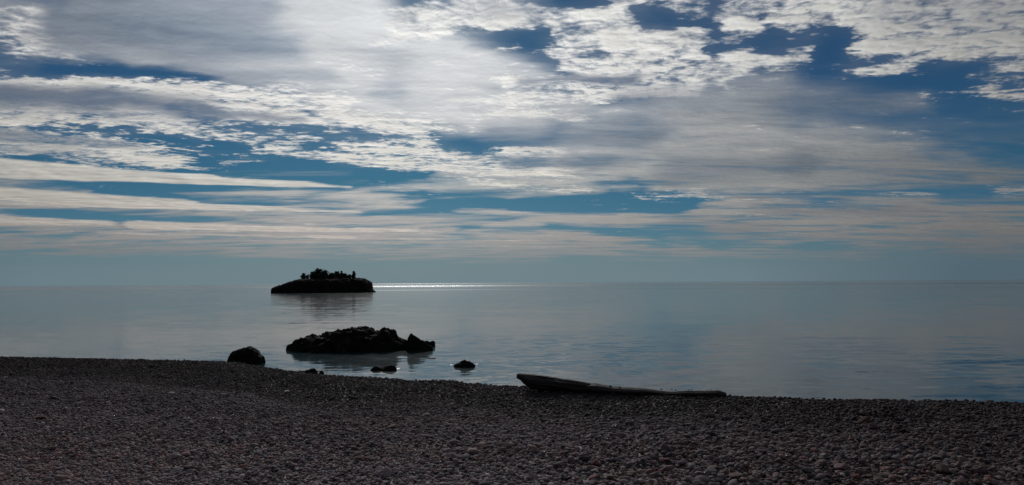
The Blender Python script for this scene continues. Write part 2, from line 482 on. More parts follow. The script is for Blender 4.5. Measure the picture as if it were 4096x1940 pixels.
def ground_z(x, y):
    x, y = np.asarray(x, float), np.asarray(y, float)
    r = np.hypot(x, y)
    a = np.arctan2(x, y)
    rc = np.interp(a, CREST_AZ, CREST_R) + 0.5 * (value_noise(a * 14 + 50, a * 0 + 3.3, 2) - 0.5)
    s = rc - r                                   # landward distance from the crest
    zc = 2.4 + np.interp(a, CREST_H[0], CREST_H[1])
    u = np.clip((s - 1.5) / 4.5, 0, 1)
    land = zc - 0.05 * np.clip(s / 1.5, 0, 1) * (1 - u) + (2.72 - zc) * u * u * (3 - 2 * u)
    land += 0.012 * np.clip(s - 14, 0, 200)
    hol = np.exp(-((a + 0.36) / 0.26) ** 2)      # hollow behind the crest on the left
    land -= 0.36 * hol * np.exp(-((s - 4.6) / 2.4) ** 2)
    land += 0.10 * np.exp(-((a + 0.62) / 0.2) ** 2) * np.exp(-((s - 6) / 2.5) ** 2)
    sea = zc - 0.19 * (np.sqrt(s * s + 0.5) - 0.7)
    z = np.where(s > 0, land, np.maximum(sea, -3.0))
    z = z + 0.09 * (value_noise(x * 0.55 + 90, y * 0.55 + 90, 5) - 0.5) + 0.05 * (value_noise(x * 1.9 + 90, y * 1.9 + 90, 6) - 0.5)
    return z


def fit_crest():
    """raise or lower the crest until the beach edge runs where the photograph shows it"""
    line = np.array([(-400, 1417), (0, 1424), (400, 1432), (900, 1444), (960, 1450), (1040, 1463), (1200, 1488), (1300, 1497), (1500, 1508), (1620, 1517), (1700, 1519), (1815, 1520), (1850, 1529),
                     (2000, 1541), (2110, 1546), (2300, 1557), (2500, 1567), (2700, 1575), (2900, 1582), (3300, 1597), (3700, 1601), (4096, 1608), (4500, 1616)], float)
    pxs = np.linspace(-400, 4500, 246)
    A, T = [], []
    for px in pxs:
        d = ray(px, np.interp(px, line[:, 0], line[:, 1]))
        A.append(math.atan2(d.x, d.y))
        T.append(d.z / math.hypot(d.x, d.y))
    A, T = np.array(A), np.array(T)
    CREST_H[0] = np.concatenate([[-4], [A[0] - 0.5], A, [A[-1] + 0.5], [4]])
    H = np.zeros(len(A))
    R = np.linspace(6, 30, 400)
    for _ in range(6):
        CREST_H[1] = np.concatenate([[0, 0], H, [0, 0]])
        X, Y = np.sin(A)[:, None] * R, np.cos(A)[:, None] * R
        S_ = (ground_z(X, Y) + 0.035 - EYE) / R
        k = S_.argmax(1)
        H = H + (T - S_.max(1)) * R[k]
    CREST_H[1] = np.concatenate([[0, 0], H, [0, 0]])


fit_crest()


def build_terrain():
    A = np.concatenate([np.linspace(-math.pi, -0.8, 50, endpoint=False), np.linspace(-0.8, 0.8, 260, endpoint=False), np.linspace(0.8, math.pi, 50)])
    R = np.concatenate([np.linspace(0.01, 40, 230), np.geomspace(41, 380, 40)])
    AA, RR = np.meshgrid(A, R, indexing='ij')
    X, Y = RR * np.sin(AA), RR * np.cos(AA)
    Z = ground_z(X, Y)
    n, m = len(A), len(R)
    V = np.stack([X, Y, Z], -1).reshape(-1, 3)
    faces = [(i * m + j, i * m + j + 1, (i + 1) * m + j + 1, (i + 1) * m + j) for i in range(n - 1) for j in range(m - 1)]
    me = bpy.data.meshes.new('pebble_beach')
    me.from_pydata(V.tolist(), [], faces)
    me.update()
    me.polygons.foreach_set('use_smooth', [True] * len(me.polygons))
    return me


gm, g, gb = material('fine_shingle')
tc = g.new('ShaderNodeTexCoord').outputs['Object']
vor = g.new('ShaderNodeTexVoronoi', feature='F1')
g.put(vor.inputs['Vector'], tc)
vor.inputs['Scale'].default_value = 30.0
shade_v = g.sep(vor.outputs['Color'])[0]
g.put(gb.inputs['Base Color'], g.mix(shade_v, (0.025, 0.022, 0.023), (0.13, 0.108, 0.108)))
gb.inputs['Roughness'].default_value = 0.75
bump(g, gb, g.math('SUBTRACT', 1.0, vor.outputs['Distance']), 1.0, 0.03)
beach = link('pebble_beach', build_terrain(), gm)
tag(beach, 'dark pebble beach of grey and pinkish cobbles in the foreground', kind='structure')


def stone_material(name, instanced):
    m, n, b = material(name)
    if instanced:
        a = n.new('ShaderNodeAttribute', attribute_type='INSTANCER', attribute_name='stone_colour')
        base = a.outputs['Color']
    else:
        base = n.new('ShaderNodeObjectInfo').outputs['Color']
    tco = n.new('ShaderNodeTexCoord').outputs['Object']
    sp = n.noise(tco, 5.0, 4.0, 0.7)
    n.put(b.inputs['Base Color'], n.mix(1.0, base, n.ramp(sp, [(0.3, (0.72, 0.72, 0.72)), (0.7, (1.25, 1.22, 1.2))], 'LINEAR'), 'MULTIPLY'))
    b.inputs['Roughness'].default_value = 0.85
    b.inputs['Specular IOR Level'].default_value = 0.12
    bump(n, b, sp, 0.35, 0.08)
    return m


mat_peb = stone_material('pebble_stone', True)
mat_cob = stone_material('cobble_stone', False)


def stone_mesh(name, seed, sub, mat):
    r = random.Random(seed)
    bm = bmesh.new()
    bmesh.ops.create_icosphere(bm, subdivisions=sub, radius=0.5)
    off = Vector((seed * 3.1, seed * 1.7, seed * 0.9))
    sx, sy, sz = 1.0, r.uniform(0.62, 0.9), r.uniform(0.26, 0.50)
    cuts = [(Vector((r.gauss(0, 1), r.gauss(0, 1), r.gauss(0, 0.7))).normalized(), r.uniform(0.26, 0.42)) for _ in range(9)]
    for v in bm.verts:
        p = v.co.copy()
        p *= 1.0 + 0.26 * mnoise.noise(p * 2.2 + off) + 0.08 * mnoise.noise(p * 5.0 + off)
        for nrm, dd in cuts:                      # worn facets
            k = p.dot(nrm) - dd
            if k > 0:
                p -= nrm * k * 0.88
        v.co = Vector((p.x * sx, p.y * sy, p.z * sz))
    me = bpy.data.meshes.new(name)
    bm.to_mesh(me)
    bm.free()
    me.polygons.foreach_set('use_smooth', [True] * len(me.polygons))
    me.materials.append(mat)
    return me


NPROTO = 10
proto_small = [stone_mesh('pebble', 20 + i, 2, mat_peb) for i in range(NPROTO)]
proto_big = [stone_mesh('cobble', 60 + i, 3, mat_cob) for i in range(NPROTO)]


def scatter():
    """jittered grids of three sizes; stones are small on the left and coarse on the right"""
    P = []
    for lvl, sp in enumerate((0.027, 0.034, 0.043)):
        xs = np.arange(-21, 16.5, sp)
        ys = np.arange(2.2, 24.5, sp)
        X, Y = np.meshgrid(xs, ys)
        X = X + (np.arange(len(ys)) % 2)[:, None] * sp * 0.5
        X = (X + rng.uniform(-0.42, 0.42, X.shape) * sp).ravel()
        Y = (Y + rng.uniform(-0.42, 0.42, Y.shape) * sp).ravel()
        a = np.arctan2(X, Y)
        r = np.hypot(X, Y)
        rc = np.interp(a, CREST_AZ, CREST_R)
        ok = (np.abs(a) < 0.88) & (r > 3.4) & (r < rc + 1.6)
        X, Y, a, r = X[ok], Y[ok], a[ok], r[ok]
        coarse = (a + 0.55) / 1.1 * 2.6 - 0.15 + (value_noise(X * 0.35 + 60, Y * 0.35 + 60, 8) - 0.5) * 1.2 + rng.normal(0, 0.25, len(X))
        sel = np.clip(np.round(coarse), 0, 2).astype(int) == lvl
        X, Y = X[sel], Y[sel]
        size = sp * np.clip(rng.lognormal(0.22, 0.34, len(X)), 0.6, 2.6)
        big = rng.random(len(X))
        size = np.where(big > 0.985, size * rng.uniform(1.4, 1.9, len(X)), size)
        size = np.where(big > 0.9985, size * 1.5, size)
        size = np.where(np.interp(a[sel], CREST_AZ, CREST_R) - r[sel] < 1.2, np.minimum(size, sp * 1.6), size)      # the crest is of even shingle
        lift = rng.uniform(0.02, 0.20, len(X)) * size
        P.append(np.stack([X, Y, size, lift], 1))
        # a second, sparser layer lying on the first
        k = rng.random(len(X)) < 0.22
        nx = X[k] + rng.uniform(-1, 1, k.sum()) * sp
        ny = Y[k] + rng.uniform(-1, 1, k.sum()) * sp
        s2 = sp * np.clip(rng.lognormal(0.15, 0.35, k.sum()), 0.6, 2.2)
        P.append(np.stack([nx, ny, s2, s2 * 0.35 + sp * 0.2], 1))
    P = np.concatenate(P)
    return P


P = scatter()
nP = len(P)
X, Y, S, LIFT = P.T
Z = ground_z(X, Y) + LIFT
rot = np.stack([rng.normal(0.0, 0.26, nP), rng.normal(0, 0.26, nP), rng.uniform(0, 2 * math.pi, nP)], 1)
scl = np.stack([S, S * rng.uniform(0.8, 1.1, nP), S * rng.uniform(0.7, 1.15, nP)], 1)
pick = rng.integers(0, NPROTO, nP)
# stone colours: grey felsite, pinkish rhyolite, brown and blue grey basalt
kinds = np.array([[0.200, 0.192, 0.192], [0.155, 0.150, 0.156], [0.225, 0.175, 0.165], [0.185, 0.150, 0.130], [0.125, 0.128, 0.145], [0.07, 0.068, 0.072], [0.33, 0.315, 0.30], [0.20, 0.115, 0.105]])
pink = np.clip((X - 1) / 5, 0, 1) * 1.3 * np.clip((13 - Y) / 5, 0, 1) + 0.8 * np.clip((-X - 2.5) / 2, 0, 1) * np.clip((9.5 - Y) / 2.5, 0, 1) + 0.8 * (value_noise(X * 0.5 + 70, Y * 0.9 + 70, 9) > 0.64)
wts = np.stack([np.full(nP, 3.2), np.full(nP, 2.6), 0.8 + 2.0 * pink, 0.6 + 0.9 * pink, np.full(nP, 0.9), np.full(nP, 0.55), np.full(nP, 0.22), 0.15 + 0.9 * pink], 1)
cum = np.cumsum(wts / wts.sum(1, keepdims=True), 1)
kidx = (rng.random(nP)[:, None] > cum).sum(1).clip(0, len(kinds) - 1)
colr = kinds[kidx] * rng.uniform(0.55, 1.15, (nP, 1)) * np.array([1.03, 0.93, 0.98])

# stone colour is darker towards the water and paler further up the beach
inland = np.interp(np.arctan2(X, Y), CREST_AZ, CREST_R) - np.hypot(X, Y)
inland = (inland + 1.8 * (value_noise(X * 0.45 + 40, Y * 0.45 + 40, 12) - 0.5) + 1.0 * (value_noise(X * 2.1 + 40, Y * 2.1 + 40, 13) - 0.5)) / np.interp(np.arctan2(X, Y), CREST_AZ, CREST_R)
paleness = np.clip((inland - 0.10) / 0.52, 0, 1)
colr = colr * (0.46 + 1.35 * paleness ** 1.35)[:, None]

# the 300 that show largest stand as cobbles of their own
Dv = np.stack([X, Y, Z - EYE], 1) @ np.array(CAM_R)          # camera space
u = Dv[:, 0] / -Dv[:, 2] * F + 2048
v = -Dv[:, 1] / -Dv[:, 2] * F + 970
vis = (u > 15) & (u < 4081) & (v > 1300) & (v < 1925)
app = np.where(vis, S / -Dv[:, 2], 0)
order = np.argsort(-app)
top = order[:296]
rest = np.ones(nP, bool)
rest[top] = False
for i in top:
    o = bpy.data.objects.new('cobble', proto_big[pick[i]])
    COL.objects.link(o)
    o.parent = beach
    o.location = (X[i], Y[i], Z[i] + 0.12 * S[i])
    o.rotation_euler = Euler(rot[i])
    o.scale = scl[i] * (1, 1, 1.15)
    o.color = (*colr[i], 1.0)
# a few pale stones that catch the eye
for px, py, dep, size in ((682, 1571, 15.6, 0.12), (318, 1612, 14.0, 0.10), (1148, 1566, 15.4, 0.17), (2118, 1783, 8.2, 0.06)):
    q = at(px, py, dep)
    for _ in range(6):                       # slide along the sight line onto the ground
        gz = float(ground_z(q.x, q.y)) + 0.05
        d = ray(px, py)
        t = (gz - EYE) / d.z
        q = Vector((0, 0, EYE)) + d * t
    o = bpy.data.objects.new('cobble', proto_big[int(px) % NPROTO])
    COL.objects.link(o)
    o.parent = beach
    o.location = q
    o.scale = (size, size * 0.8, size * 0.8)
    o.rotation_euler = (0.1, -0.1, px)
    o.color = (0.55, 0.54, 0.52, 1)
    o['label'] = 'pale stone among the dark pebbles'

pm = bpy.data.meshes.new('pebbles')
pm.from_pydata(np.stack([X, Y, Z], 1)[rest].tolist(), [], [])
for nm, typ, arr in (('stone_rot', 'FLOAT_VECTOR', rot[rest]), ('stone_scale', 'FLOAT_VECTOR', scl[rest])):
    at_ = pm.attributes.new(nm, typ, 'POINT')
    at_.data.foreach_set('vector', arr.astype(np.float32).ravel())
at_ = pm.attributes.new('stone_pick', 'INT', 'POINT')
at_.data.foreach_set('value', pick[rest].astype(np.int32))
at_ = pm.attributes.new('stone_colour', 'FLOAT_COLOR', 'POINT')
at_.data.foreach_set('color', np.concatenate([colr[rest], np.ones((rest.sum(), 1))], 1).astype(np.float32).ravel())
pebbles = link('pebbles', pm, mat_peb, beach)
pebbles['kind'] = 'stuff'

gt = bpy.data.node_groups.new('scatter_pebbles', 'GeometryNodeTree')
gt.interface.new_socket('Geometry', in_out='INPUT', socket_type='NodeSocketGeometry')
gt.interface.new_socket('Geometry', in_out='OUTPUT', socket_type='NodeSocketGeometry')
gi, go = gt.nodes.new('NodeGroupInput'), gt.nodes.new('NodeGroupOutput')
iop = gt.nodes.new('GeometryNodeInstanceOnPoints')
jn = gt.nodes.new('GeometryNodeJoinGeometry')
for i, me in enumerate(proto_small):
    po = bpy.data.objects.new('pebble', me)
    oi = gt.nodes.new('GeometryNodeObjectInfo')
    oi.inputs['Object'].default_value = po
    oi.inputs['As Instance'].default_value = True
    gt.links.new(oi.outputs['Geometry'], jn.inputs[0])


def named(nm, typ):
    a = gt.nodes.new('GeometryNodeInputNamedAttribute')
    a.data_type = typ
    a.inputs['Name'].default_value = nm
    return a.outputs[0]


gt.links.new(gi.outputs[0], iop.inputs['Points'])
gt.links.new(jn.outputs[0], iop.inputs['Instance'])
iop.inputs['Pick Instance'].default_value = True
gt.links.new(named('stone_pick', 'INT'), iop.inputs['Instance Index'])
gt.links.new(named('stone_rot', 'FLOAT_VECTOR'), iop.inputs['Rotation'])
gt.links.new(named('stone_scale', 'FLOAT_VECTOR'), iop.inputs['Scale'])
gt.links.new(iop.outputs[0], go.inputs[0])
md = pebbles.modifiers.new('scatter', 'NODES')
md.node_group = gt

# ------------------------------------------------------------------ lake
wm, n, b = material('lake_water')
geo = n.new('ShaderNodeNewGeometry').outputs['Position']
px_, py_, pz_ = n.sep(geo)
dist = n.vmath('LENGTH', geo)
# wind: calm sheets, ruffled patches and far bands
patch = n.noise(n.vmath('MULTIPLY', geo, (0.012, 0.03, 0.0)), 1.0, 4.0, 0.6)
patch2 = n.noise(n.vmath('MULTIPLY', geo, (0.10, 0.35, 0.0)), 1.0, 3.0, 0.6)
amp = n.math('ADD', n.rng(patch, 0.35, 0.7, 0.008, 0.030), n.rng(patch2, 0.5, 0.75, 0.0, 0.024))
bandw = n.math('ADD', dist, n.math('MULTIPLY', n.math('SUBTRACT', n.noise(n.vmath('MULTIPLY', geo, (0.004, 0.012, 0)), 1.0, 4.0, 0.6), 0.5), n.math('MULTIPLY', dist, 0.10)))
band = 0.0
for lo, hi, soft, k in ((480, 520, 22, 0.13), (950, 1450, 160, 0.19), (6500, 30000, 1500, 0.11)):
    up_ = n.rng(bandw, lo - soft, lo + soft)
    dn_ = n.rng(bandw, hi - soft, hi + soft, 1.0, 0.0)
    band = n.math('MULTIPLY_ADD', n.math('MULTIPLY', up_, dn_), k, band)
amp = n.math('ADD', n.math('ADD', amp, n.math('ADD', n.rng(dist, 100, 350, 0.0, 0.035), n.math('MULTIPLY', n.rng(dist, 40, 75, 0.055, 0.0), n.rng(patch2, 0.35, 0.6)))), band)
r1 = n.vmath('SUBTRACT', n.noise(n.vmath('MULTIPLY', geo, (0.55, 1.0, 1.0)), 1.1, 4.0, 0.6, 0.3, out=1), (0.5, 0.5, 0.5))
r2 = n.vmath('SUBTRACT', n.noise(n.vmath('MULTIPLY', geo, (0.30, 0.55, 1.0)), 0.35, 2.0, 0.5, out=1), (0.5, 0.5, 0.5))
rr = n.vmath('ADD', r1, n.vmath('SCALE', r2, scale=0.5))
sx, sy, _ = n.sep(rr)
nrm = n.vmath('NORMALIZE', n.comb(n.math('MULTIPLY', sx, n.math('MULTIPLY', amp, 2.2)), n.math('MULTIPLY', sy, n.math('MULTIPLY', amp, 3.0)), 1.0))
n.put(b.inputs['Normal'], nrm)
b.inputs['Base Color'].default_value = (0.018, 0.046, 0.056, 1)
n.put(b.inputs['Roughness'], n.math('MULTIPLY_ADD', band, 0.45, 0.08))
b.inputs['IOR'].default_value = 1.333
rings = [0.0, 25, 60, 150, 400, 1000, 2500, 6000, 15000, 40000]
SEG = 96
V, Fc = [(0, 0, 0)], []
for R_ in rings[1:]:
    V += [(R_ * math.sin(2 * math.pi * k / SEG), R_ * math.cos(2 * math.pi * k / SEG), 0) for k in range(SEG)]
for k in range(SEG):
    Fc.append((0, 1 + (k + 1) % SEG, 1 + k))
for j in range(len(rings) - 2):
    a0, b0 = 1 + j * SEG, 1 + (j + 1) * SEG
    for k in range(SEG):
        k2 = (k + 1) % SEG
        Fc.append((a0 + k, a0 + k2, b0 + k2, b0 + k))
lake = link('lake', mesh('lake', V, Fc), wm)
tag(lake, 'calm grey lake reaching to the horizon', kind='structure')

# ------------------------------------------------------------------ rocks
rm, n, b = material('dark_basalt')
tco = n.new('ShaderNodeTexCoord').outputs['Object']
k1 = n.noise(tco, 1.3, 6.0, 0.65)
n.put(b.inputs['Base Color'], n.ramp(k1, [(0.3, (0.005, 0.005, 0.006)), (0.55, (0.010, 0.0095, 0.0095)), (0.75, (0.026, 0.024, 0.022))], 'LINEAR'))
b.inputs['Roughness'].default_value = 0.85
b.inputs['Specular IOR Level'].default_value = 0.04
bump(n, b, n.noise(tco, 6.0, 5.0, 0.7), 0.6, 0.06)

im, n, b = material('island_rock')
tco = n.new('ShaderNodeTexCoord').outputs['Object']
k1 = n.noise(n.vmath('MULTIPLY', tco, (1, 1, 0.4)), 0.35, 7.0, 0.65)
n.put(b.inputs['Base Color'], n.ramp(k1, [(0.3, (0.009, 0.009, 0.010)), (0.55, (0.016, 0.014, 0.014)), (0.75, (0.034, 0.029, 0.027))], 'LINEAR'))
b.inputs['Roughness'].default_value = 0.9
b.inputs['Specular IOR Level'].default_value = 0.04
bump(n, b, n.noise(n.vmath('MULTIPLY', tco, (1, 1, 0.5)), 1.2, 6.0, 0.7), 0.7, 0.5)


def resample(pts, count):
    pts = [Vector(p) for p in pts]
    L = [0.0]
    for a, c in zip(pts, pts[1:]):
        L.append(L[-1] + (c - a).length)
    res = []
    for i in range(count):
        t = L[-1] * i / (count - 1)
        j = max(0, min(len(pts) - 2, next((k for k in range(len(L) - 1) if L[k + 1] >= t), len(pts) - 2)))
        f = (t - L[j]) / max(1e-9, L[j + 1] - L[j])
        res.append(pts[j].lerp(pts[j + 1], f))
    return res


def loft_rock(name, profile, depth, half, mat, label, cat, na=70, nt=36, p=2.4, rough=0.12, lump=0.5, freq=1.0, base=-0.5, group=None, lean=0.0, seed=0.0, jag=0.0):
    """a rock whose skyline follows a list of picture points seen at one distance"""
    pts = [at(x, y, depth) for x, y in profile]
    line = resample([(q.x, q.z, 0) for q in pts], na)
    x0, x1 = min(q.x for q in pts), max(q.x for q in pts)
    cx = (x0 + x1) / 2
    V = []
    off = Vector((seed * 7.3, seed * 2.1, seed * 4.4))
    for i, q in enumerate(line):
        e = min(i, na - 1 - i) / (na - 1) * 2
        dh = half * (0.12 + 0.88 * min(1, e * 1.5) ** 0.5)
        for j in range(nt):
            t = -1 + 2 * j / (nt - 1)
            tt = max(0.0, 1 - abs(t) ** p) ** (1 / p)
            z = base + (max(q.y, base * 0.5) - base) * tt
            yy = depth + dh * t + lean * (z - base)
            v = Vector((q.x - cx, yy - depth, z))
            s = v * freq + off
            d = rough * (mnoise.fractal(s * 1.3, 1.0, 2.1, 4, noise_basis='PERLIN_ORIGINAL'))
            vd_, _ = mnoise.voronoi(s * 1.1)
            d += lump * rough * (min(0.6, vd_[1] - vd_[0]) - 0.25)
            d += jag * rough * (mnoise.cell(s * 2.3 + Vector((0.3, 0.2, 0.1)) * mnoise.noise(s * 3)) * 0.7 + 0.7 * mnoise.ridged_multi_fractal(s * 2.2, 1.0, 2.1, 4, 0.9, 2.0) - 0.9)
            nrm = Vector((0.25 * math.copysign(1, v.x) * abs(v.x) / max(0.1, x1 - cx), t, tt * 0.9)).normalized()
            if j in (0, nt - 1):
                d *= 0.2
            V.append(v + nrm * d)
    Fc = [(i * nt + j, (i + 1) * nt + j, (i + 1) * nt + j + 1, i * nt + j + 1) for i in range(na - 1) for j in range(nt - 1)]
    Fc.append(tuple(range(nt)))
    Fc.append(tuple(reversed(range((na - 1) * nt, na * nt))))
    o = link(name, mesh(name, V, Fc), mat)
    o.location = (cx, depth, 0)
    return tag(o, label, cat, group)


def z1(x, y):       # island close-up to photograph pixels
    return (1000 + x / 3.22, 1030 + y / 3.22)


def z2(x, y):       # skerry close-up
    return (850 + x / 2.342, 1250 + y / 2.342)


ISL = 392.0
loft_rock('rocky_island',
          [z1(*q) for q in ((298, 462), (318, 425), (321, 388), (362, 372), (445, 356), (505, 325), (565, 306), (625, 291), (690, 281), (780, 278), (900, 275),
                            (1020, 275), (1180, 276), (1330, 276), (1360, 270), (1400, 265), (1470, 275), (1500, 293), (1545, 322), (1541, 368), (1556, 400), (1602, 434), (1600, 458))],
          ISL, 15.0, im, 'dark rocky island with trees on top, far out near the horizon', 'island', na=190, nt=80, p=5.0, rough=0.5, lump=0.9, freq=0.28, jag=0.5, base=-2.0, seed=1)

loft_rock('sea_rock',
          [z2(*q) for q in ((700, 318), (720, 300), (757, 292), (790, 260), (850, 240), (920, 212), (970, 208), (1000, 216), (1030, 198), (1060, 202), (1090, 180), (1160, 166), (1220, 157),
                            (1290, 146), (1340, 151), (1375, 134), (1420, 146), (1480, 152), (1510, 174), (1560, 177), (1600, 157), (1650, 143), (1690, 157), (1706, 188), (1712, 216), (1755, 236), (1812, 258), (1832, 278), (1836, 335))],
          52.5, 3.1, rm, 'largest rugged black outcrop in the water, lumpy and wide', 'rock', na=170, nt=84, p=1.9, rough=0.20, lump=0.55, freq=1.1, jag=0.55, base=-0.5, group='black rocks standing in the lake', seed=2)
loft_rock('sea_rock',
          [z2(*q) for q in ((1818, 345), (1822, 290), (1830, 232), (1848, 200), (1860, 190), (1885, 208), (1930, 238), (1978, 266), (2010, 292), (2062, 318), (2040, 345))],
          51.0, 0.9, rm, 'pointed slab of black rock beside the right end of the big outcrop', 'rock', na=80, nt=48, p=1.5, rough=0.05, lump=0.6, freq=1.6, jag=0.35, base=-0.5, group='black rocks standing in the lake', seed=3)
loft_rock('sea_rock',
          [z2(*q) for q in ((1968, 300), (1985, 266), (2010, 264), (2040, 277), (2052, 268), (2066, 262), (2080, 268), (2086, 280), (2074, 300))],
          54.5, 0.35, rm, 'tiny black rock with a rounded knob just right of the pointed slab', 'rock', na=40, nt=20, p=2.0, rough=0.04, lump=0.6, freq=2.5, base=-0.4, group='black rocks standing in the lake', seed=4)
loft_rock('boulder',
          [z2(*q) for q in ((146, 440), (152, 418), (168, 392), (192, 364), (240, 345), (290, 326), (335, 317), (360, 320), (395, 330), (420, 360), (440, 390), (470, 408), (479, 430), (474, 465))],
          43.5, 1.0, rm, 'rounded black boulder at the left, half hidden by the beach edge', 'rock', na=80, nt=56, p=2.2, rough=0.09, lump=0.7, freq=1.3, jag=0.4, base=-0.4, group='black rocks standing in the lake', seed=5)
loft_rock('sea_rock',
          [z2(*q) for q in ((1478, 540), (1492, 518), (1522, 496), (1548, 503), (1585, 517), (1612, 502), (1640, 494), (1672, 487), (1700, 498), (1722, 518), (1732, 540))],
          39.5, 0.45, rm, 'low two-humped rock awash between the beach and the big outcrop', 'rock', na=60, nt=28, p=2.0, rough=0.06, lump=0.9, freq=2.6, base=-0.3, group='black rocks standing in the lake', seed=6)
loft_rock('sea_rock',
          [z2(*q) for q in ((2250, 510), (2262, 488), (2300, 474), (2330, 455), (2362, 446), (2400, 452), (2425, 470), (2455, 486), (2468, 510))],
          41.0, 0.5, rm, 'small low rock alone in the water, rightmost of all the rocks', 'rock', na=56, nt=28, p=2.0, rough=0.06, lump=0.9, freq=2.6, base=-0.3, group='black rocks standing in the lake', seed=7)
loft_rock('shore_rock',
          [z2(*q) for q in ((862, 575), (875, 545), (900, 533), (930, 527), (960, 534), (980, 548), (992, 575))],
          37.0, 0.5, rm, 'low dark rock peeping over the beach edge, larger of two', 'rock', na=40, nt=24, p=2.0, rough=0.05, lump=0.8, freq=2.5, base=-0.4, group='rocks at the water line', seed=8)
loft_rock('shore_rock',
          [z2(*q) for q in ((996, 580), (1003, 552), (1018, 543), (1032, 545), (1040, 556), (1044, 580))],
          36.6, 0.22, rm, 'small dark rock peeping over the beach edge, smaller of two', 'rock', na=30, nt=20, p=2.2, rough=0.03, lump=0.8, freq=3.0, base=-0.4, group='rocks at the water line', seed=9)

# foam lapping at the two low rocks
fm, n, b = material('foam')
b.inputs['Base Color'].default_value = (0.78, 0.8, 0.8, 1)
b.inputs['Roughness'].default_value = 0.6
V, Fc = [], []
for (cx_, cy_, ln, wd) in ((1728, 527, 55, 0.10), (1560, 537, 45, 0.12), (1690, 538, 30, 0.08), (2238, 492, 26, 0.10), (2470, 486, 30, 0.10), (2440, 500, 24, 0.07)):
    px, py = z2(cx_, cy_)
    d = ray(px, py)
    q = Vector((0, 0, EYE)) + d * (-EYE / d.z)
    L = ln / 2.342 / F * q.y
    for k in range(5):
        ox, oy, r_ = random.uniform(-0.5, 0.5) * L, random.uniform(-1.5, 1.5) * wd, random.uniform(0.25, 0.5)
        i0 = len(V)
        m_ = 10
        V.append((q.x + ox, q.y + oy, 0.03))
        V += [(q.x + ox + L * 0.5 * r_ * math.cos(2 * math.pi * j / m_) * random.uniform(0.7, 1.3), q.y + oy + wd * math.sin(2 * math.pi * j / m_) * random.uniform(0.7, 1.3), 0.006) for j in range(m_)]
        Fc += [(i0, i0 + 1 + j, i0 + 1 + (j + 1) % m_) for j in range(m_)]
foam = link('foam', mesh('foam', V, Fc), fm)
tag(foam, 'white foam lapping at the two low rocks', kind='stuff')

# ------------------------------------------------------------------ trees on the island
bkm, n, b = material('bark')
b.inputs['Base Color'].default_value = (0.045, 0.036, 0.03, 1)
b.inputs['Roughness'].default_value = 0.9
lfm, n, b = material('foliage')
oi = n.new('ShaderNodeNewGeometry').outputs['Random Per Island']
n.put(b.inputs['Base Color'], n.mix(oi, (0.010, 0.016, 0.009), (0.026, 0.036, 0.017)))
b.inputs['Roughness'].default_value = 0.7


def tube(V, Fc, pts, radii, m=6):
    i0 = len(V)
    for q, r_ in zip(pts, radii):
        V += [Vector((q[0] + r_ * math.cos(2 * math.pi * j / m), q[1] + r_ * math.sin(2 * math.pi * j / m), q[2])) for j in range(m)]
    for k in range(len(pts) - 1):
        for j in range(m):
            j2 = (j + 1) % m
            Fc.append((i0 + k * m + j, i0 + k * m + j2, i0 + (k + 1) * m + j2, i0 + (k + 1) * m + j))


def tree(px, top, base_py, width, label, shape='round', depth=ISL, lean=0.0, seed=0):
    r = random.Random(seed)
    A, B = at(px, base_py, depth), at(px, base_py - (base_py - top) * 1.10, depth)
    h = B.z - A.z + 0.8
    wd = width * 1.12 / F * depth / 2
    root = empty('pine_tree' if shape == 'spire' else 'broadleaf_tree', (A.x, A.y, A.z - 0.8))
    tag(root, label, 'tree', 'trees on the island')
    V, Fc = [], []
    tube(V, Fc, [(0, 0, 0), (lean * .3, 0, h * .4), (lean * .7, 0, h * .7), (lean, 0, h * .96)], [h * .035, h * .028, h * .017, h * .005])
    blobs = []
    nb = 9 if shape == 'round' else 14
    for k in range(nb):
        f = k / (nb - 1)
        if shape == 'round':
            z = h * (0.27 + 0.62 * f)
            rad = wd * (0.35 + 0.75 * math.sin(math.pi * (0.18 + 0.72 * f))) * r.uniform(0.55, 1.0)
            s_ = wd * r.uniform(0.40, 0.60)
        else:
            z = h * (0.22 + 0.74 * f)
            rad = wd * (1.05 - 0.85 * f) * r.uniform(0.5, 1.1)
            s_ = wd * r.uniform(0.35, 0.6) * (1.1 - 0.6 * f)
        a = k * 2.4 + r.uniform(-0.5, 0.5)
        c_ = Vector((lean * z / h + (rad - s_ * .6) * math.cos(a), (rad - s_ * .6) * math.sin(a) * 0.8, z))
        blobs.append((c_, s_))
        z0 = max(h * .15, z - rad * 0.7)
        tube(V, Fc, [(lean * z0 / h, 0, z0), tuple((Vector((lean * z0 / h, 0, z0)) + c_) / 2 + Vector((0, 0, .1))), tuple(c_)], [h * .014, h * .010, h * .004], 4)
    link('trunk', mesh('trunk', V, Fc), bkm, root)
    V, Fc = [], []
    for c_, s_ in blobs:
        for _ in range(150):
            d = Vector((r.gauss(0, 1), r.gauss(0, 1), r.gauss(0, 0.75)))
            q = c_ + d * s_ * 0.55
            u_ = Vector((r.gauss(0, 1), r.gauss(0, 1), r.gauss(0, 1))).normalized()
            w_ = u_.orthogonal().normalized()
            s2 = s_ * r.uniform(0.22, 0.42)
            i0 = len(V)
            V += [q + u_ * s2, q + w_ * s2 * 0.7, q - u_ * s2, q - w_ * s2 * 0.7]
            Fc.append((i0, i0 + 1, i0 + 2, i0 + 3))
    link('crown', mesh('crown', V, Fc, smooth=False), lfm, root)


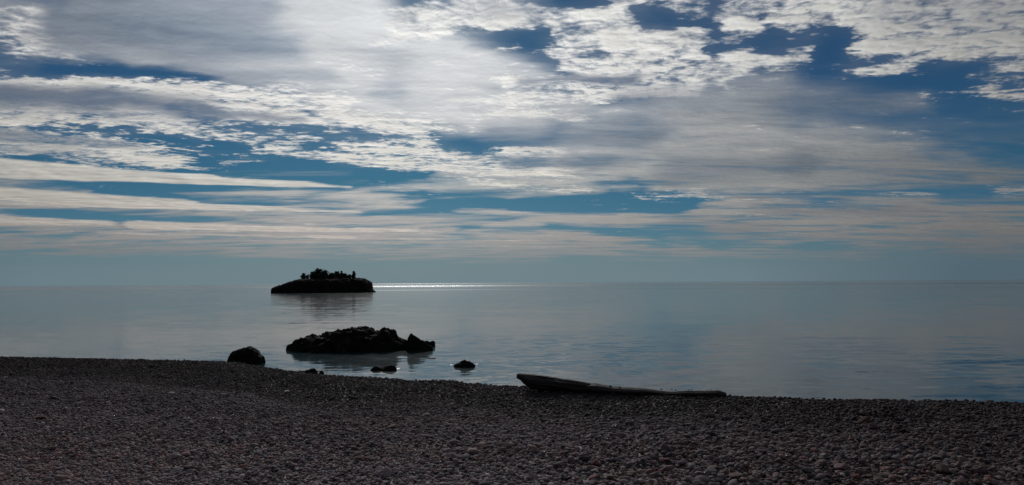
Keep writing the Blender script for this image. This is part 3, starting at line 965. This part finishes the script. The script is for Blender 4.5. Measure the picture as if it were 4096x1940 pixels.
TB = 1117.5
for k, a in enumerate([
    (1194, 1113, 1119, 3, 'tiny lone sapling at the left of the island top', 'spire'),
    (1214.5, 1096, TB, 19, 'small round tree, leftmost full tree on the island', 'round'),
    (1230, 1100, TB, 12, 'small slim tree just left of the tall broad clump', 'round'),
    (1252, 1090, TB, 26, 'lower left tree of the tall broad clump', 'round'),
    (1274, 1081, TB, 34, 'tallest broad tree in the middle of the left clump', 'round'),
    (1297, 1086, TB, 30, 'right-hand tree of the tall broad clump, sloping down', 'round'),
    (1325, 1096, TB, 22, 'low tree at the left of the second clump', 'round'),
    (1344, 1090, TB, 26, 'mid-height tree in the second clump', 'round'),
    (1364, 1087, TB, 20, 'peaked tree, tallest of the second clump', 'spire'),
    (1379, 1096, TB, 18, 'low tree at the right of the second clump', 'round'),
    (1398, 1100, TB, 18, 'low bush between the second clump and the spindly tree', 'round'),
    (1262, 1103, TB, 26, 'low scrub under the tall broad clump', 'round'),
    (1306, 1106, TB, 24, 'low scrub in the dip between the two clumps', 'round'),
    (1352, 1102, TB, 30, 'low scrub under the second clump', 'round'),
    (1388, 1105, TB, 22, 'low scrub at the foot of the second clump, right side', 'round'),
    (1413, 1088, TB, 21, 'spindly upright tree, rightmost on the island', 'spire'),
]):
    tree(*a, seed=30 + k, depth=ISL - 2 + (k * 37 % 5), lean=0.3 if k in (8, 15) else random.uniform(-.1, .2))

# ------------------------------------------------------------------ driftwood log
lm, n, b = material('weathered_wood')
tco = n.new('ShaderNodeTexCoord').outputs['UV']
grain = n.noise(n.vmath('MULTIPLY', tco, (1.5, 26.0, 1.0)), 1.0, 6.0, 0.65, 0.4)
n.put(b.inputs['Base Color'], n.ramp(grain, [(0.38, (0.006, 0.005, 0.005)), (0.5, (0.026, 0.022, 0.022)), (0.62, (0.075, 0.064, 0.06))], 'LINEAR'))
b.inputs['Roughness'].default_value = 0.85
bump(n, b, grain, 1.0, 0.05)

sm, n, b = material('bleached_wood')
tco = n.new('ShaderNodeTexCoord').outputs['UV']
grain = n.noise(n.vmath('MULTIPLY', tco, (1.2, 20.0, 1.0)), 1.0, 6.0, 0.65, 0.4)
n.put(b.inputs['Base Color'], n.ramp(grain, [(0.38, (0.010, 0.009, 0.009)), (0.5, (0.05, 0.044, 0.043)), (0.62, (0.10, 0.088, 0.085))], 'LINEAR'))
b.inputs['Roughness'].default_value = 0.85
bump(n, b, grain, 0.6, 0.012)


def z3(x, y):
    return (2000 + x / 2.576, 1450 + y / 2.576)


def log_depth(px):
    return 14.75 - (px - 2072) / 828 * 1.05


def loft_log(name, prof, parent, seed, thick=1.0, m=56, count=110, cracks=1.0, mat=None):
    """prof: (x, top y, bottom y) in the log close-up"""
    rows = []
    for x, t, bt in prof:
        px, ty = z3(x, t)
        _, by = z3(x, bt)
        dp = log_depth(px)
        A, B = at(px, ty, dp), at(px, by, dp)
        rows.append((A, B))
    xs = [r_[0].x for r_ in rows]
    V, Fc, UV = [], [], []
    for i in range(count):
        x = xs[0] + (xs[-1] - xs[0]) * i / (count - 1)
        f = np.interp(x, xs, range(len(xs)))
        j = min(int(f), len(xs) - 2)
        f -= j
        A = rows[j][0].lerp(rows[j + 1][0], f)
        B = rows[j][1].lerp(rows[j + 1][1], f)
        c_ = (A + B) / 2
        hv = (A.z - B.z) / 2
        hy = hv * thick + 0.03
        for k in range(m):
            a = 2 * math.pi * k / m
            ca, sa = math.cos(a), math.sin(a)
            gr = mnoise.noise(Vector((x * 0.45 + seed, ca * 2.6, sa * 2.6))) * 0.16 + mnoise.noise(Vector((x * 0.8 + seed, ca * 6.5, sa * 6.5))) * 0.10 * cracks
            gr += mnoise.noise(Vector((x * 4 + seed, ca * 2, sa * 2))) * 0.05
            for g0, gw, gd in ((3.55, 0.10, 0.30), (2.75, 0.08, 0.24), (3.05, 0.05, 0.14), (2.2, 0.07, 0.18)):      # drying cracks
                wob = g0 + 0.22 * mnoise.noise(Vector((x * 0.9 + seed, g0 * 5, 0)))
                on = min(1.0, max(0.0, mnoise.noise(Vector((x * 0.6 + g0 * 9, seed, 2.0))) * 3 + 0.8))
                gr -= cracks * gd * on * math.exp(-((a - wob) / gw) ** 2)
            s_ = 1 + gr
            ragged = 0.05 * mnoise.noise(Vector((ca * 4, sa * 4, seed + i * 0.2))) * (1 if i < 3 or i > count - 4 else 0.15)
            lift_ = 0.008 * mnoise.noise(Vector((x * 2.3, seed, 1.0))) + 0.010 * mnoise.noise(Vector((x * 7.0, seed, 3.0)))
            V.append(Vector((x + ragged, c_.y + hy * ca * s_, c_.z + hv * sa * s_ + lift_)))
            UV.append((x, k / m * 0.9))
    for i in range(count - 1):
        for k in range(m):
            k2 = (k + 1) % m
            Fc.append((i * m + k, (i + 1) * m + k, (i + 1) * m + k2, i * m + k2))
    Fc.append(tuple(range(m)))
    Fc.append(tuple(reversed(range((count - 1) * m, count * m))))
    loc = parent.location
    me = mesh(name, [v_ - loc for v_ in V], Fc)
    uvl = me.uv_layers.new(name='UVMap')
    lp = np.empty(len(me.loops), np.int32)
    me.loops.foreach_get('vertex_index', lp)
    uvl.data.foreach_set('uv', np.array(UV, np.float32)[lp].ravel())
    return link(name, me, mat or lm, parent)


lroot = at(*z3(1000, 300), log_depth(2390))
log = empty('driftwood_log', lroot)
tag(log, 'weathered driftwood log on the beach crest, thick raised left end', 'log')
loft_log('trunk', [(182, 118, 152), (205, 113, 178), (240, 117, 215), (300, 125, 262), (420, 140, 285), (550, 161, 296), (700, 181, 305), (800, 196, 310), (950, 226, 315), (1100, 258, 318), (1250, 286, 322), (1330, 300, 322)], log, 1.3, 1.05)
loft_log('split_slab', [(800, 215, 240), (900, 226, 290), (985, 215, 312), (1030, 224, 318), (1150, 245, 322), (1400, 261, 328), (1650, 287, 334), (1800, 296, 338), (1950, 287, 342), (2100, 289, 345), (2200, 290, 347), (2262, 298, 348), (2312, 308, 346), (2322, 318, 340)], log, 7.7, 2.2, cracks=0.6, mat=sm)['label'] = 'pale bleached split slab'
# broken bits: a lip of wood at the raised end, a knot stub at the far end
loft_log('splinter', [(186, 121, 134), (230, 114, 132), (420, 136, 150), (560, 158, 168)], log, 4.1, 2.0, m=10, count=30)
loft_log('knot', [(2205, 292, 318), (2235, 284, 325), (2275, 290, 332), (2318, 306, 334)], log, 9.1, 1.6, m=12, count=16)

# pebbles that lie on the log
PEBBLE_LABELS = [
    'largest dark pebble near the middle of the driftwood log, leftmost of all on it',
    'dark pebble on the log rim, second from the left',
    'dark pebble low on the face of the log, third from the left',
    'tiny dark pebble just above and right of the third one on the log',
    'dark pebble at the lower edge of the log, fifth from the left',
    'dark pebble standing out alone on the rim where the log thins',
    'small dark pebble on the log rim, left of a close pair',
    'small dark pebble on the log rim, right of a close pair',
    'small dark pebble beside the log rim, left of the second pair',
    'small dark pebble on the log rim, right of the second pair',
    'tiny dark pebble near the far end of the log, second from the right',
    'tiny dark pebble nearest the far right end of the log']
for k, (x, y, s_) in enumerate(((1138, 243, 26), (1234, 250, 20), (1330, 284, 24), (1357, 268, 16), (1472, 294, 22), (1662, 276, 24), (1770, 277, 18), (1809, 284, 18), (1947, 282, 16), (1978, 278, 18), (2142, 285, 12), (2174, 284, 14))):
    px, py = z3(x, y)
    dp = log_depth(px) - (0.02 if y < 282 else 0.10)
    o = bpy.data.objects.new('pebble', proto_big[k % NPROTO])
    COL.objects.link(o)
    o.location = at(px, py, dp)
    sz = s_ / 2.576 / F * dp * 1.25
    o.scale = (sz, sz, sz * 1.3)
    o.rotation_euler = (0.1, 0.2, k * 1.3)
    o.color = (0.06, 0.057, 0.057, 1)
    tag(o, PEBBLE_LABELS[k], 'pebble', 'pebbles lying on the driftwood log')
